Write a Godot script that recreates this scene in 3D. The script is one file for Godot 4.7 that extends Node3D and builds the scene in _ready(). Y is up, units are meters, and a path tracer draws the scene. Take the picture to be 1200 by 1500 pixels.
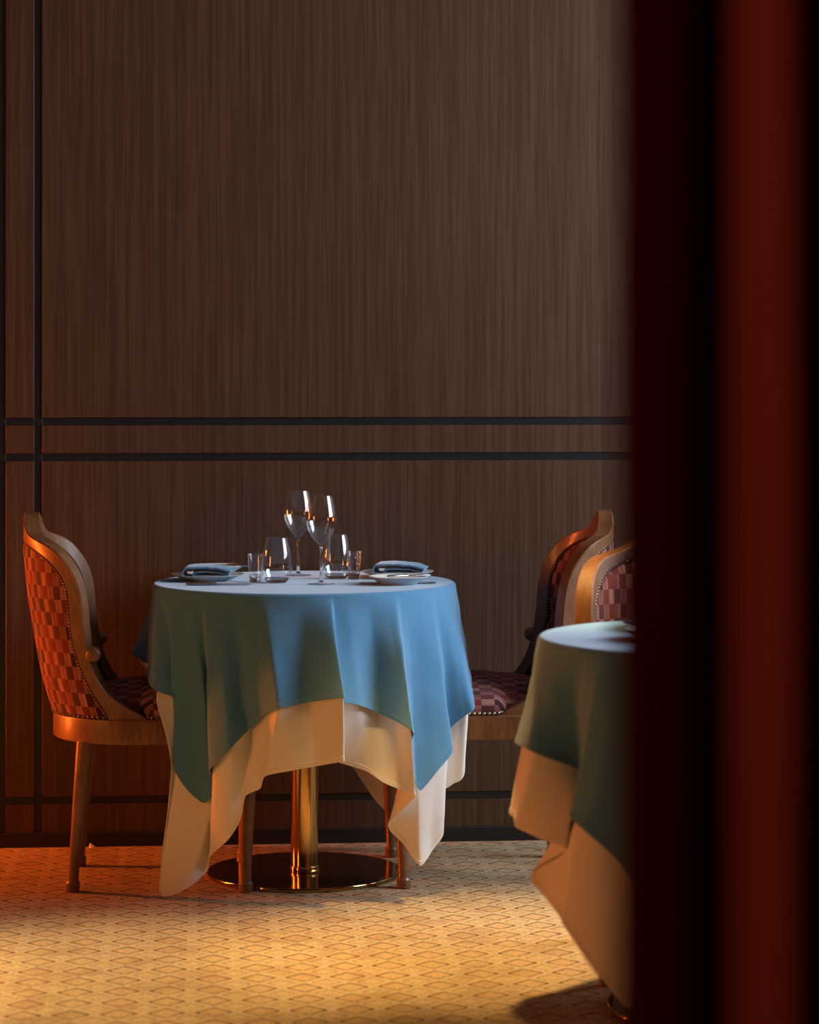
extends Node3D
# A restaurant corner: two clothed tables, upholstered chairs, a panelled wall, a curtain close to the lens.
# World: the back wall is the plane z = 0, y is up, the first table stands at (0, 0, 0.43).

const F := 3700.0            # focal length in pixels of the 1200 x 1500 frame
const HORIZON := 565.0
const EYE := 1.256
const TURN := 0.0803         # the camera looks a little to the right of the wall's normal
var cam_pos := Vector3(-0.2517, EYE, 6.931)
var cam_right := Vector3(cos(TURN), 0, sin(TURN))
var cam_ahead := Vector3(sin(TURN), 0, -cos(TURN))
var M := {}
var taken := {}

# ---------------------------------------------------------------- measuring
func at(px: float, py: float, depth: float) -> Vector3:
	return cam_pos + cam_right * ((px - 600.0) / F * depth) + cam_ahead * depth + Vector3(0, -(py - HORIZON) / F * depth, 0)

# ---------------------------------------------------------------- mesh building
class Shape:
	var v := PackedVector3Array()
	var n := PackedVector3Array()
	var uv := PackedVector2Array()
	var ix := PackedInt32Array()

	# rows[j][i]; smooth normals; repeated rows make a hard edge
	func grid(rows: Array, wrap := false, flip := false, uvs: Array = []) -> void:
		var nj := rows.size()
		var ni: int = rows[0].size()
		var base := v.size()
		var acc := PackedVector3Array()
		acc.resize(ni * nj)
		var last := ni if wrap else ni - 1
		for j in nj - 1:
			for i in last:
				var i2 := (i + 1) % ni
				var a: Vector3 = rows[j][i]
				var b: Vector3 = rows[j][i2]
				var c: Vector3 = rows[j + 1][i]
				var d: Vector3 = rows[j + 1][i2]
				var nn := (d - a).cross(b - c)
				if nn.length_squared() < 1e-18:
					continue
				if flip:
					nn = -nn
				acc[j * ni + i] += nn
				acc[j * ni + i2] += nn
				acc[(j + 1) * ni + i] += nn
				acc[(j + 1) * ni + i2] += nn
				var p := base + j * ni + i
				var q := base + j * ni + i2
				var r := base + (j + 1) * ni + i
				var s := base + (j + 1) * ni + i2
				var t1 := (b - a).cross(c - a).length_squared() > 1e-18
				var t2 := (d - b).cross(c - b).length_squared() > 1e-18
				if flip:
					if t1: ix.append_array([p, r, q])
					if t2: ix.append_array([q, r, s])
				else:
					if t1: ix.append_array([p, q, r])
					if t2: ix.append_array([q, s, r])
		for j in nj:
			for i in ni:
				v.append(rows[j][i])
				var m := acc[j * ni + i]
				n.append(m.normalized() if m.length_squared() > 1e-20 else Vector3.UP)
				uv.append(uvs[j][i] if uvs.size() else Vector2(float(i) / ni, float(j) / nj))

	func lathe(profile: Array, segs := 32, o := Vector3.ZERO, axis := Basis.IDENTITY) -> void:
		var rows := []
		for p in profile:
			var row := PackedVector3Array()
			for i in segs:
				var t := TAU * i / segs
				row.append(o + axis * Vector3(p.x * cos(t), p.y, p.x * sin(t)))
			rows.append(row)
		grid(rows, true)

	func poly(pts: Array, centre: Vector3, uvs: Array = []) -> void:
		var nn: Vector3 = (pts[2] - pts[0]).cross(pts[1] - pts[0]).normalized()
		var mid := Vector3.ZERO
		for p in pts:
			mid += p
		mid /= pts.size()
		var turned := nn.dot(mid - centre) < 0
		if turned:
			nn = -nn
		var base := v.size()
		for k in pts.size():
			v.append(pts[k])
			n.append(nn)
			uv.append(uvs[k] if uvs.size() else Vector2(pts[k].x, pts[k].y))
		for k in range(1, pts.size() - 1):
			if turned:
				ix.append_array([base, base + k + 1, base + k])
			else:
				ix.append_array([base, base + k, base + k + 1])

	func box(lo: Vector3, hi: Vector3, c := 0.002, b := Basis.IDENTITY, o := Vector3.ZERO) -> void:
		var mid := (lo + hi) / 2
		var h := (hi - lo) / 2
		var put := func(x: float, y: float, z: float) -> Vector3: return o + b * (mid + Vector3(x, y, z))
		var cc := o + b * mid
		var k := h - Vector3(c, c, c)
		for s in [-1, 1]:
			poly([put.call(s * h.x, -k.y, -k.z), put.call(s * h.x, k.y, -k.z), put.call(s * h.x, k.y, k.z), put.call(s * h.x, -k.y, k.z)], cc)
			poly([put.call(-k.x, s * h.y, -k.z), put.call(k.x, s * h.y, -k.z), put.call(k.x, s * h.y, k.z), put.call(-k.x, s * h.y, k.z)], cc)
			poly([put.call(-k.x, -k.y, s * h.z), put.call(k.x, -k.y, s * h.z), put.call(k.x, k.y, s * h.z), put.call(-k.x, k.y, s * h.z)], cc)
			for t in [-1, 1]:
				poly([put.call(s * h.x, t * k.y, -k.z), put.call(s * k.x, t * h.y, -k.z), put.call(s * k.x, t * h.y, k.z), put.call(s * h.x, t * k.y, k.z)], cc)
				poly([put.call(s * h.x, -k.y, t * k.z), put.call(s * k.x, -k.y, t * h.z), put.call(s * k.x, k.y, t * h.z), put.call(s * h.x, k.y, t * k.z)], cc)
				poly([put.call(-k.x, s * h.y, t * k.z), put.call(-k.x, s * k.y, t * h.z), put.call(k.x, s * k.y, t * h.z), put.call(k.x, s * h.y, t * k.z)], cc)
				for u in [-1, 1]:
					poly([put.call(s * h.x, t * k.y, u * k.z), put.call(s * k.x, t * h.y, u * k.z), put.call(s * k.x, t * k.y, u * h.z)], cc)

	func dome(o: Vector3, up: Vector3, r: float) -> void:
		var side := up.cross(Vector3.UP if absf(up.y) < 0.9 else Vector3.RIGHT).normalized()
		var b := Basis(side, up, side.cross(up))
		var rows := []
		for j in 3:
			var t := PI / 2 * j / 2.0
			var row := PackedVector3Array()
			for i in 6:
				var f := TAU * i / 6
				row.append(o + b * Vector3(r * cos(t) * cos(f), r * 0.7 * sin(t), r * cos(t) * sin(f)))
			rows.append(row)
		grid(rows, true)

	func tube(path: Array, r: float, segs := 6) -> void:
		var rows := []
		for k in path.size():
			var a: Vector3 = path[maxi(k - 1, 0)]
			var c: Vector3 = path[mini(k + 1, path.size() - 1)]
			var t := (c - a).normalized()
			var s := t.cross(Vector3.UP if absf(t.y) < 0.95 else Vector3.RIGHT).normalized()
			var u := s.cross(t)
			var row := PackedVector3Array()
			for i in segs:
				var f := TAU * i / segs
				row.append(path[k] + (s * cos(f) - u * sin(f)) * r)
			rows.append(row)
		grid(rows, true)

	func mesh() -> ArrayMesh:
		var a := []
		a.resize(Mesh.ARRAY_MAX)
		a[Mesh.ARRAY_VERTEX] = v
		a[Mesh.ARRAY_NORMAL] = n
		a[Mesh.ARRAY_TEX_UV] = uv
		a[Mesh.ARRAY_INDEX] = ix
		var m := ArrayMesh.new()
		m.add_surface_from_arrays(Mesh.PRIMITIVE_TRIANGLES, a)
		return m

# ---------------------------------------------------------------- naming
func numbered(called: String) -> String:
	taken[called] = taken.get(called, -1) + 1
	return called if taken[called] == 0 else "%s_%03d" % [called, taken[called]]

func tag(o: Node3D, label: String, category: String, group := "") -> Node3D:
	o.set_meta("label", label)
	o.set_meta("category", category)
	if group:
		o.set_meta("group", group)
	return o

func thing(called: String, where: Vector3, turn := 0.0) -> Node3D:
	var o := Node3D.new()
	o.name = numbered(called)
	add_child(o)
	o.position = where
	o.rotation.y = turn
	return o

func piece(called: String, s: Shape, m: Material, parent: Node3D = null, where := Vector3.ZERO) -> MeshInstance3D:
	var o := MeshInstance3D.new()
	o.name = numbered(called) if parent == null else called
	o.mesh = s.mesh()
	o.material_override = m
	(self if parent == null else parent).add_child(o, true)
	o.position = where
	return o

func structure(called: String, s: Shape, m: Material) -> MeshInstance3D:
	var o := piece(called, s, m)
	o.set_meta("kind", "structure")
	return o

func copy(o: Node3D, where: Vector3, turn := 0.0) -> Node3D:
	var c: Node3D = o.duplicate()
	c.name = numbered(String(o.name))
	add_child(c)
	c.position = where
	c.rotation.y = turn
	return c

# ---------------------------------------------------------------- materials
func lin(r: float, g: float, b: float) -> Color:
	return Color(r, g, b).linear_to_srgb()

func plain(c: Color, rough := 0.6, metal := 0.0) -> StandardMaterial3D:
	var m := StandardMaterial3D.new()
	m.albedo_color = c
	m.roughness = rough
	m.metallic = metal
	return m

func noise(s: int, freq: float, octaves := 3) -> FastNoiseLite:
	var f := FastNoiseLite.new()
	f.seed = s
	f.noise_type = FastNoiseLite.TYPE_SIMPLEX
	f.frequency = freq
	f.fractal_octaves = octaves
	return f

func veneer(w: int, h: int, dark: Color, light: Color, across: float, along: float, s: int) -> Array:
	var fine := noise(s, 1.0, 2)
	var broad := noise(s + 1, 1.0, 2)
	var im := Image.create(w, h, false, Image.FORMAT_RGB8)
	var hm := Image.create(w, h, false, Image.FORMAT_RGB8)
	for y in h:
		for x in w:
			var a := fine.get_noise_2d(x * across, y * along)
			var b := broad.get_noise_2d(x * across * 0.13 + 40.0, y * along * 0.35)
			var t := clampf(0.5 + a * 0.62 + b * 0.5, 0.0, 1.0)
			im.set_pixel(x, y, dark.lerp(light, t))
			hm.set_pixel(x, y, Color(t, t, t))
	return [ImageTexture.create_from_image(im), ImageTexture.create_from_image(hm)]

func make_materials() -> void:
	# walnut wall veneer, vertical grain: one tile is 2.6 m wide and 3 m high
	var t := veneer(1024, 512, lin(0.060, 0.029, 0.0150), lin(0.094, 0.049, 0.027), 0.8, 0.012, 11)
	var m := plain(Color.WHITE, 0.42)
	m.albedo_texture = t[0]
	m.uv1_triplanar = true
	m.uv1_world_triplanar = true
	m.uv1_scale = Vector3(1 / 2.6, 1 / 3.0, 1 / 2.6)
	m.heightmap_enabled = true
	m.heightmap_texture = t[1]
	m.heightmap_scale = 0.02
	m.metallic_specular = 0.4
	M.veneer = m
	M.black = plain(lin(0.012, 0.012, 0.013), 0.38)
	# varnished chair wood
	t = veneer(256, 256, lin(0.125, 0.045, 0.014), lin(0.215, 0.085, 0.028), 0.16, 0.03, 23)
	m = plain(Color.WHITE, 0.45)
	m.albedo_texture = t[0]
	m.uv1_triplanar = true
	m.uv1_scale = Vector3(2.2, 2.2, 2.2)
	m.clearcoat_enabled = true
	m.clearcoat = 0.35
	m.clearcoat_roughness = 0.22
	M.chair_wood = m
	M.fabric = woven_checks(true)
	M.seat_fabric = M.fabric
	M.nail = plain(lin(0.36, 0.28, 0.17), 0.3, 1.0)
	M.braid = plain(lin(0.035, 0.012, 0.01), 0.9)
	M.brass = plain(lin(0.62, 0.40, 0.15), 0.14, 1.0)
	M.plate_metal = plain(lin(0.40, 0.27, 0.11), 0.10, 1.0)
	M.steel = plain(lin(0.62, 0.60, 0.57), 0.16, 1.0)
	M.porcelain = plain(lin(0.78, 0.75, 0.69), 0.16)
	M.blue = cloth(lin(0.075, 0.23, 0.40), 31)
	M.napkin = cloth(lin(0.09, 0.23, 0.39), 33)
	M.white = cloth(lin(0.74, 0.70, 0.655), 35)
	m = plain(Color(1, 1, 1, 0.0), 0.0)
	m.refraction_enabled = true
	m.refraction_scale = 0.05
	m.metallic_specular = 0.5
	M.glass = m
	m = plain(Color(1, 1, 1, 0.0), 0.0)
	m.transparency = BaseMaterial3D.TRANSPARENCY_ALPHA
	m.metallic_specular = 0.5
	M.thin_glass = m
	M.mark = plain(lin(0.02, 0.02, 0.03), 0.5)
	M.curtain = cloth(lin(0.21, 0.020, 0.022), 37)
	M.curtain.rim_enabled = true
	M.curtain.rim = 0.3
	M.curtain.rim_tint = 1.0
	M.carpet = carpet()
	M.dark_wall = plain(lin(0.05, 0.03, 0.02), 0.6)
	M.ceiling = plain(lin(0.22, 0.18, 0.14), 0.8)
	M.lamp_metal = plain(lin(0.05, 0.04, 0.035), 0.4, 1.0)

func cloth(c: Color, s: int) -> StandardMaterial3D:
	var m := plain(c, 0.82)
	var im := Image.create(128, 128, false, Image.FORMAT_RGB8)
	var f := noise(s, 0.4, 2)
	for y in 128:
		for x in 128:
			var k := 0.5 + 0.25 * (sin(TAU * x / 4.0) * 0.5 + sin(TAU * y / 4.0) * 0.5) + 0.25 * f.get_noise_2d(x, y * 3.0)
			im.set_pixel(x, y, Color(k, k, k))
	m.heightmap_enabled = true
	m.heightmap_texture = ImageTexture.create_from_image(im)
	m.heightmap_scale = 0.02
	m.uv1_triplanar = true
	m.uv1_scale = Vector3(12, 12, 12)
	m.metallic_specular = 0.3
	m.rim_enabled = true
	m.rim = 1.0
	m.rim_tint = 0.0
	return m

func woven_checks(upright: bool) -> StandardMaterial3D:
	# blocks of maroon rib and striped pink, in staggered rows; a tile is 8 by 8 blocks
	var w := 256
	var im := Image.create(w, w, false, Image.FORMAT_RGB8)
	var hm := Image.create(w, w, false, Image.FORMAT_RGB8)
	var rng := RandomNumberGenerator.new()
	rng.seed = 5
	var dark := [lin(0.075, 0.014, 0.014), lin(0.12, 0.018, 0.017), lin(0.042, 0.011, 0.012), lin(0.16, 0.022, 0.018)]
	var pale := [lin(0.25, 0.088, 0.07), lin(0.31, 0.13, 0.10), lin(0.21, 0.065, 0.055), lin(0.28, 0.12, 0.10)]
	var stripe := PackedFloat32Array()
	for x in w:
		stripe.append(rng.randf())
	for by in 8:
		for bx in 8:
			var is_dark := (bx + by) % 2 == 0
			var c: Color = (dark if is_dark else pale)[rng.randi() % 4]
			for y in 32:
				for x in 32:
					var gx := bx * 32 + x
					var k := 1.0
					if is_dark:
						k = 0.8 + 0.35 * (0.5 + 0.5 * sin(TAU * y / 4.0))
						if x < 2 or x > 29:
							k *= 0.8 + 0.5 * float((y / 2) % 2)
					else:
						k = 0.72 + 0.5 * stripe[(gx / 3) * 3]
					im.set_pixel(gx, by * 32 + y, Color(c.r * k, c.g * k, c.b * k).clamp())
					var hh := 0.75 + 0.25 * sin(TAU * y / 4.0) if is_dark else 0.35 + 0.2 * sin(TAU * x / 4.0)
					hm.set_pixel(gx, by * 32 + y, Color(hh, hh, hh))
	var m := plain(Color.WHITE, 0.85)
	m.albedo_texture = ImageTexture.create_from_image(im)
	m.heightmap_enabled = true
	m.heightmap_texture = ImageTexture.create_from_image(hm)
	m.heightmap_scale = 0.08
	m.rim_enabled = true
	m.rim = 0.3
	m.rim_tint = 0.7
	m.metallic_specular = 0.3
	return m

func carpet() -> StandardMaterial3D:
	# cut-pile carpet: rows of diamonds outlined in broken dark lines, 4 x 4 to a tile of 0.38 m
	var w := 512
	var cell := 128.0
	var im := Image.create(w, w, false, Image.FORMAT_RGB8)
	var hm := Image.create(w, w, false, Image.FORMAT_RGB8)
	var f := noise(41, 0.045, 3)
	var g := noise(43, 0.3, 2)
	var tan_c := lin(0.36, 0.265, 0.155)
	var in_c := lin(0.35, 0.245, 0.135)
	var line_c := lin(0.022, 0.012, 0.007)
	for y in w:
		for x in w:
			var u := fposmod(x / cell, 1.0) - 0.5
			var q := fposmod(y / cell, 1.0) - 0.5
			var nz := f.get_noise_2d(x, y)
			var gz := g.get_noise_2d(x, y)
			var d := absf(u) + absf(q) + gz * 0.012
			var c := tan_c
			var hgt := 0.75
			if d < 0.40:
				c = in_c
				hgt = 0.62
			# the bold outline: heavier on the far edges and at the side corners
			var heavy := 0.72 + 0.16 * signf(-q) + 0.45 * smoothstep(0.24, 0.38, absf(u)) + nz * 1.0
			var line := (1.0 - smoothstep(0.022, 0.042, absf(d - 0.38))) * clampf(heavy, 0.2, 1.0)
			# the fainter small diamond between them
			var e := (0.5 - absf(u)) + (0.5 - absf(q)) + gz * 0.012
			line = maxf(line, (1.0 - smoothstep(0.014, 0.03, absf(e - 0.30))) * clampf(0.35 + nz * 1.2 + 0.2 * signf(q), 0.0, 0.7))
			var k := 1.0 + gz * 0.10 + nz * 0.10
			c = Color(c.r * k, c.g * k, c.b * k).clamp().lerp(line_c, clampf(line, 0.0, 1.0))
			hgt = lerpf(hgt + gz * 0.12, 0.1, clampf(line, 0.0, 1.0))
			im.set_pixel(x, y, c)
			hm.set_pixel(x, y, Color(hgt, hgt, hgt))
	var m := plain(Color.WHITE, 0.95)
	m.albedo_texture = ImageTexture.create_from_image(im)
	m.heightmap_enabled = true
	m.heightmap_texture = ImageTexture.create_from_image(hm)
	m.heightmap_scale = 0.35
	m.uv1_triplanar = true
	m.uv1_world_triplanar = true
	m.uv1_scale = Vector3(1 / 0.38, 1 / 0.38, 1 / 0.38)
	m.metallic_specular = 0.2
	# blotchy wear
	var blot := Image.create(256, 256, false, Image.FORMAT_RGBA8)
	var b := noise(47, 0.03, 4)
	for y in 256:
		for x in 256:
			var k := b.get_noise_2d(x, y)
			var a := smoothstep(0.1, 0.5, k) * 0.22
			blot.set_pixel(x, y, Color(0.40, 0.24, 0.13, a))
	m.detail_enabled = true
	m.detail_albedo = ImageTexture.create_from_image(blot)
	m.detail_blend_mode = BaseMaterial3D.BLEND_MODE_MIX
	m.detail_uv_layer = BaseMaterial3D.DETAIL_UV_2
	m.uv2_triplanar = true
	m.uv2_world_triplanar = true
	m.uv2_scale = Vector3(0.55, 0.55, 0.55)
	return m

# ---------------------------------------------------------------- the lights and the camera
func set_camera_and_light() -> void:
	var cam := Camera3D.new()
	cam.name = "camera"
	var look := CameraAttributesPhysical.new()
	look.frustum_focal_length = 85.0
	look.frustum_focus_distance = 6.35
	look.frustum_near = 0.05
	look.frustum_far = 60.0
	look.exposure_aperture = 2.7
	cam.attributes = look
	cam.projection = Camera3D.PROJECTION_FRUSTUM
	cam.near = 0.05
	cam.far = 60.0
	cam.size = 1500.0 / F * 0.05
	cam.frustum_offset = Vector2(0, -(750.0 - HORIZON) / F * 0.05)
	cam.keep_aspect = Camera3D.KEEP_HEIGHT
	add_child(cam)
	cam.transform = Transform3D(Basis(cam_right, Vector3.UP, -cam_ahead), cam_pos)
	cam.current = true

	var env := Environment.new()
	env.background_mode = Environment.BG_SKY
	var sky := Sky.new()
	var sm := ProceduralSkyMaterial.new()
	sm.sky_top_color = Color(0.55, 0.68, 0.9)
	sm.sky_horizon_color = Color(0.82, 0.88, 0.95)
	sm.ground_bottom_color = Color(0.3, 0.3, 0.3)
	sm.ground_horizon_color = Color(0.6, 0.62, 0.65)
	sm.sun_angle_max = 0.0
	sky.sky_material = sm
	env.sky = sky
	env.tonemap_mode = Environment.TONE_MAPPER_LINEAR
	env.tonemap_exposure = 1.0
	env.sdfgi_enabled = true
	env.ssao_enabled = true
	env.ssil_enabled = true
	var we := WorldEnvironment.new()
	we.name = "world_environment"
	we.environment = env
	add_child(we)

	# daylight through the window in the wall on the right
	area("window_daylight", Vector3(2.96, 2.10, 1.20), PI / 2, Vector2(1.8, 1.8), Color(0.89, 0.945, 1.0), 17.0)

func area(called: String, where: Vector3, turn: float, size: Vector2, c: Color, e: float) -> void:
	var l := AreaLight3D.new()
	l.name = called
	l.area_size = size
	l.area_normalize_energy = true
	l.light_color = c
	l.light_energy = e
	l.area_range = 14.0
	l.area_attenuation = 2.0
	l.shadow_enabled = true
	add_child(l)
	l.position = where
	l.rotation.y = turn

# ---------------------------------------------------------------- the room
func build_room() -> void:
	var s := Shape.new()
	s.box(Vector3(-4.4, -0.12, -0.3), Vector3(3.2, 0.0, 8.4), 0.001)
	structure("floor", s, M.carpet)
	s = Shape.new()
	s.box(Vector3(-4.4, 3.15, -0.3), Vector3(3.2, 3.3, 8.4), 0.001)
	structure("ceiling", s, M.ceiling)
	# the panelled wall: black backing, veneered panels proud of it, black strips lying in the joints
	s = Shape.new()
	s.box(Vector3(-4.4, 0, -0.25), Vector3(3.2, 3.15, -0.012), 0.001)
	var wall := structure("wall_back", s, M.black)
	var cols := [[-4.2, -0.8165], [-0.795, -0.7184], [-0.697, 2.21], [2.2315, 2.308], [2.3295, 3.0]]
	var levels := [[0.040, 0.1158], [0.1374, 1.0504], [1.072, 1.1478], [1.1694, 3.15]]
	for c in cols:
		for r in levels:
			s = Shape.new()
			s.box(Vector3(c[0], r[0], -0.0125), Vector3(c[1], r[1], 0.0), 0.0006)
			piece("panel", s, M.veneer, wall)
	for k in cols.size() - 1:
		s = Shape.new()
		s.box(Vector3(cols[k][1], 0.040, -0.0125), Vector3(cols[k + 1][0], 3.15, -0.0035), 0.001)
		piece("inlay_strip", s, M.black, wall)
	for c in cols:
		for k in levels.size() - 1:
			s = Shape.new()
			s.box(Vector3(c[0], levels[k][1], -0.0125), Vector3(c[1], levels[k + 1][0], -0.0035), 0.001)
			piece("inlay_strip", s, M.black, wall)
	s = Shape.new()
	s.box(Vector3(-4.2, 0, -0.0125), Vector3(3.0, 0.040, 0.006), 0.002)
	structure("baseboard_back", s, M.black)
	s = Shape.new()
	s.box(Vector3(-4.4, 0, -0.012), Vector3(-4.2, 3.15, 8.4), 0.001)
	structure("wall_left", s, M.dark_wall)
	s = Shape.new()
	s.box(Vector3(-4.4, 0, 8.2), Vector3(3.2, 3.15, 8.4), 0.001)
	structure("wall_front", s, M.dark_wall)
	# right wall round a window opening
	var z0 := 0.3
	var z1 := 2.1
	var y0 := 1.2
	var y1 := 3.0
	s = Shape.new()
	s.box(Vector3(3.0, 0, -0.012), Vector3(3.2, 3.15, z0), 0.001)
	s.box(Vector3(3.0, 0, z1), Vector3(3.2, 3.15, 8.2), 0.001)
	s.box(Vector3(3.0, 0, z0), Vector3(3.2, y0, z1), 0.001)
	s.box(Vector3(3.0, y1, z0), Vector3(3.2, 3.15, z1), 0.001)
	structure("wall_right", s, M.dark_wall)
	s = Shape.new()
	s.box(Vector3(3.06, y0, z0), Vector3(3.12, y0 + 0.06, z1), 0.003)
	s.box(Vector3(3.06, y1 - 0.06, z0), Vector3(3.12, y1, z1), 0.003)
	for z in [z0, (z0 + z1) / 2 - 0.03, z1 - 0.06]:
		s.box(Vector3(3.06, y0 + 0.06, z), Vector3(3.12, y1 - 0.06, z + 0.06), 0.003)
	var win := structure("window_1", s, M.chair_wood)
	for z in [z0 + 0.06, (z0 + z1) / 2 + 0.03]:
		s = Shape.new()
		s.box(Vector3(3.086, y0 + 0.06, z), Vector3(3.092, y1 - 0.06, z + 0.81), 0.001)
		var p := plain(Color(1, 1, 1, 0.05), 0.02)
		p.transparency = BaseMaterial3D.TRANSPARENCY_ALPHA
		piece("pane", s, p, win)

# ---------------------------------------------------------------- lamps
func build_lamps() -> void:
	# recessed ceiling downlights, warm
	var spots := [
		[Vector3(-1.25, 3.15, 1.60), Vector3(-1.25, 0, 1.56), 18.0, 14.5, "recessed ceiling downlight over the carpet near the floor lamp"],
		[Vector3(-0.45, 3.15, 1.62), Vector3(-0.45, 0, 1.56), 15.5, 14.0, "recessed ceiling downlight over the carpet in front of the clothed table"],
		[Vector3(0.40, 3.15, 1.46), Vector3(0.38, 0, 1.32), 21.0, 14.0, "recessed ceiling downlight between the two clothed tables"],
		[Vector3(-1.30, 3.15, 7.0), Vector3(-0.05, 1.1, 5.5), 5.0, 24.0, "unseen ceiling downlight added to light the dark red curtain"],  # added out of view, only to brighten the curtain's pleats
	]
	for d in spots:
		var t := thing("ceiling_downlight", d[0])
		tag(t, d[4], "ceiling light", "recessed downlights in the ceiling")
		var s := Shape.new()
		s.lathe([Vector2(0.05, 0.0), Vector2(0.066, 0.0), Vector2(0.07, -0.004), Vector2(0.066, -0.008), Vector2(0.05, -0.008), Vector2(0.05, 0.0)], 24)
		piece("trim_ring", s, M.lamp_metal, t)
		s = Shape.new()
		s.lathe([Vector2(0.0001, -0.005), Vector2(0.05, -0.005), Vector2(0.05, -0.001), Vector2(0.0001, -0.001)], 24)
		var e := plain(Color(1, 0.9, 0.75), 0.5)
		e.emission_enabled = true
		e.emission = Color(1.0, 0.80, 0.52)
		e.emission_energy_multiplier = 6.0
		piece("lamp_lens", s, e, t)
		var l := SpotLight3D.new()
		l.name = "lamp_light"
		l.light_color = lin(1.0, 0.63, 0.22)
		l.light_energy = d[2]
		l.light_size = 0.10
		l.spot_angle = d[3]
		l.spot_angle_attenuation = 1.0
		l.spot_range = 12.0
		l.spot_attenuation = 2.0
		l.shadow_enabled = true
		t.add_child(l)
		l.position = Vector3(0, -0.02, 0)
		var aim: Vector3 = d[1] - (d[0] + Vector3(0, -0.02, 0))
		l.basis = Basis.looking_at(aim.normalized(), Vector3(0, 0, -1))
	# slim amber floor lamps, off to the left: one against the panelled wall, one farther forward
	floor_lamp(Vector3(-2.0, 0, 0.092), 0.07, 0.22, 1.10, -PI / 2 + 0.75, lin(1.0, 0.155, 0.016), 8.5, "slim floor lamp with a glowing amber shade against the panelled wall")
	floor_lamp(Vector3(-3.6, 0, 2.9), 0.13, 0.5, 1.5, -PI / 2 + 0.2, lin(1.0, 0.30, 0.05), 3.2, "broad amber floor lamp standing on the carpet away from the wall")

func floor_lamp(where: Vector3, r: float, low: float, high: float, turn: float, c: Color, e: float, label: String) -> void:
	var f := thing("floor_lamp", where)
	tag(f, label, "lamp", "amber floor lamps")
	var b := Shape.new()
	b.lathe([Vector2(0.0001, 0), Vector2(r * 1.2, 0), Vector2(r * 1.2, 0.012), Vector2(r * 1.1, 0.02), Vector2(0.02, 0.03), Vector2(0.014, 0.04), Vector2(0.014, low + 0.01), Vector2(0.0001, low + 0.01)], 32)
	piece("base", b, M.brass, f)
	b = Shape.new()
	b.lathe([Vector2(0.0001, low), Vector2(r - 0.005, low), Vector2(r - 0.005, low), Vector2(r, low + 0.01), Vector2(r, high - 0.01), Vector2(r - 0.005, high), Vector2(r - 0.005, high), Vector2(0.0001, high)], 32)
	var sh := plain(lin(0.7, 0.2, 0.05), 0.8)
	sh.emission_enabled = true
	sh.emission = c
	sh.emission_energy_multiplier = 3.0
	piece("lamp_shade", b, sh, f)
	var face := Vector3(sin(turn), 0, cos(turn)) * -(r + 0.01)
	area(String(f.name) + "_light", where + face + Vector3(0, (low + high) / 2, 0), turn, Vector2(r * 2, high - low), c, e)

# ---------------------------------------------------------------- the upholstered chair; local x points forward
func pick(list: Array, t: float) -> Vector2:
	# point at the fraction t of the length of a polyline of Vector2, smoothed
	var c := Curve2D.new()
	for k in list.size():
		var a: Vector2 = list[maxi(k - 1, 0)]
		var b: Vector2 = list[mini(k + 1, list.size() - 1)]
		var d := (b - a) * 0.16
		c.add_point(list[k], -d, d)
	return c.sample_baked(t * c.get_baked_length(), true)

const REAR := [[0.36, -0.254], [0.42, -0.259], [0.519, -0.285], [0.623, -0.304], [0.727, -0.321], [0.848, -0.334], [0.90, -0.334], [0.94, -0.332]]
func rear(h: float) -> float:
	for k in REAR.size() - 1:
		if h <= REAR[k + 1][0]:
			var t: float = clampf((h - REAR[k][0]) / (REAR[k + 1][0] - REAR[k][0]), 0.0, 1.0)
			return lerpf(REAR[k][1], REAR[k + 1][1], t)
	return REAR[-1][1]

const BX := 0.20
const WZ := 0.226
# a runs round the barrel: 0 at the middle of the back, PI/2 where the side turns straight
func shell(a: float, h: float, off := 0.0) -> Vector3:
	var s := signf(a)
	var b := absf(a)
	var p: Vector3
	var nn: Vector3
	if b < PI / 2:
		p = Vector3(rear(h) + BX * (1 - cos(b)), h, s * WZ * sin(b))
		nn = Vector3(-cos(b) * WZ, 0, s * sin(b) * BX).normalized()
	else:
		p = Vector3(rear(h) + BX + (b - PI / 2) * WZ, h, s * WZ)
		nn = Vector3(0, 0, s)
	return p + nn * off

func angle_of(x: float, h: float) -> float:
	var t := x - rear(h)
	if t <= 0:
		return 0.0
	return acos(1 - t / BX) if t < BX else PI / 2 + (t - BX) / WZ

func ring_plan(grow: float, n := 64) -> PackedVector3Array:
	# outline of the seat rail: rounded behind, straight sides, gently bowed front
	var out := PackedVector3Array()
	for i in n:
		var t := TAU * i / n
		var c := cos(t)
		var s := sin(t)
		if c < 0:
			out.append(Vector3(-0.055 + (0.203 + grow) * c, 0, (0.232 + grow) * s))
		else:
			var p := 0.36
			out.append(Vector3(-0.055 + (0.315 + grow) * pow(c, p), 0, (0.232 + grow) * signf(s) * pow(absf(s), p * 0.8)))
	return out

func cushion_plan(grow: float, n := 96) -> PackedVector3Array:
	# the seat: full width in front, narrower where it passes between the wings
	var out := PackedVector3Array()
	for i in n:
		var t := TAU * float(i) / n
		var c := cos(t)
		var s := sin(t)
		if c < -1e-6:
			out.append(Vector3(-0.03 + (0.19 + grow) * c, 0, (0.188 + grow) * s))
		else:
			var p := 0.36
			out.append(Vector3(-0.012 + (0.272 + grow) * pow(maxf(c, 0.0), p), 0, (0.232 + grow) * signf(s) * pow(absf(s), p * 0.8)))
	return out

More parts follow.
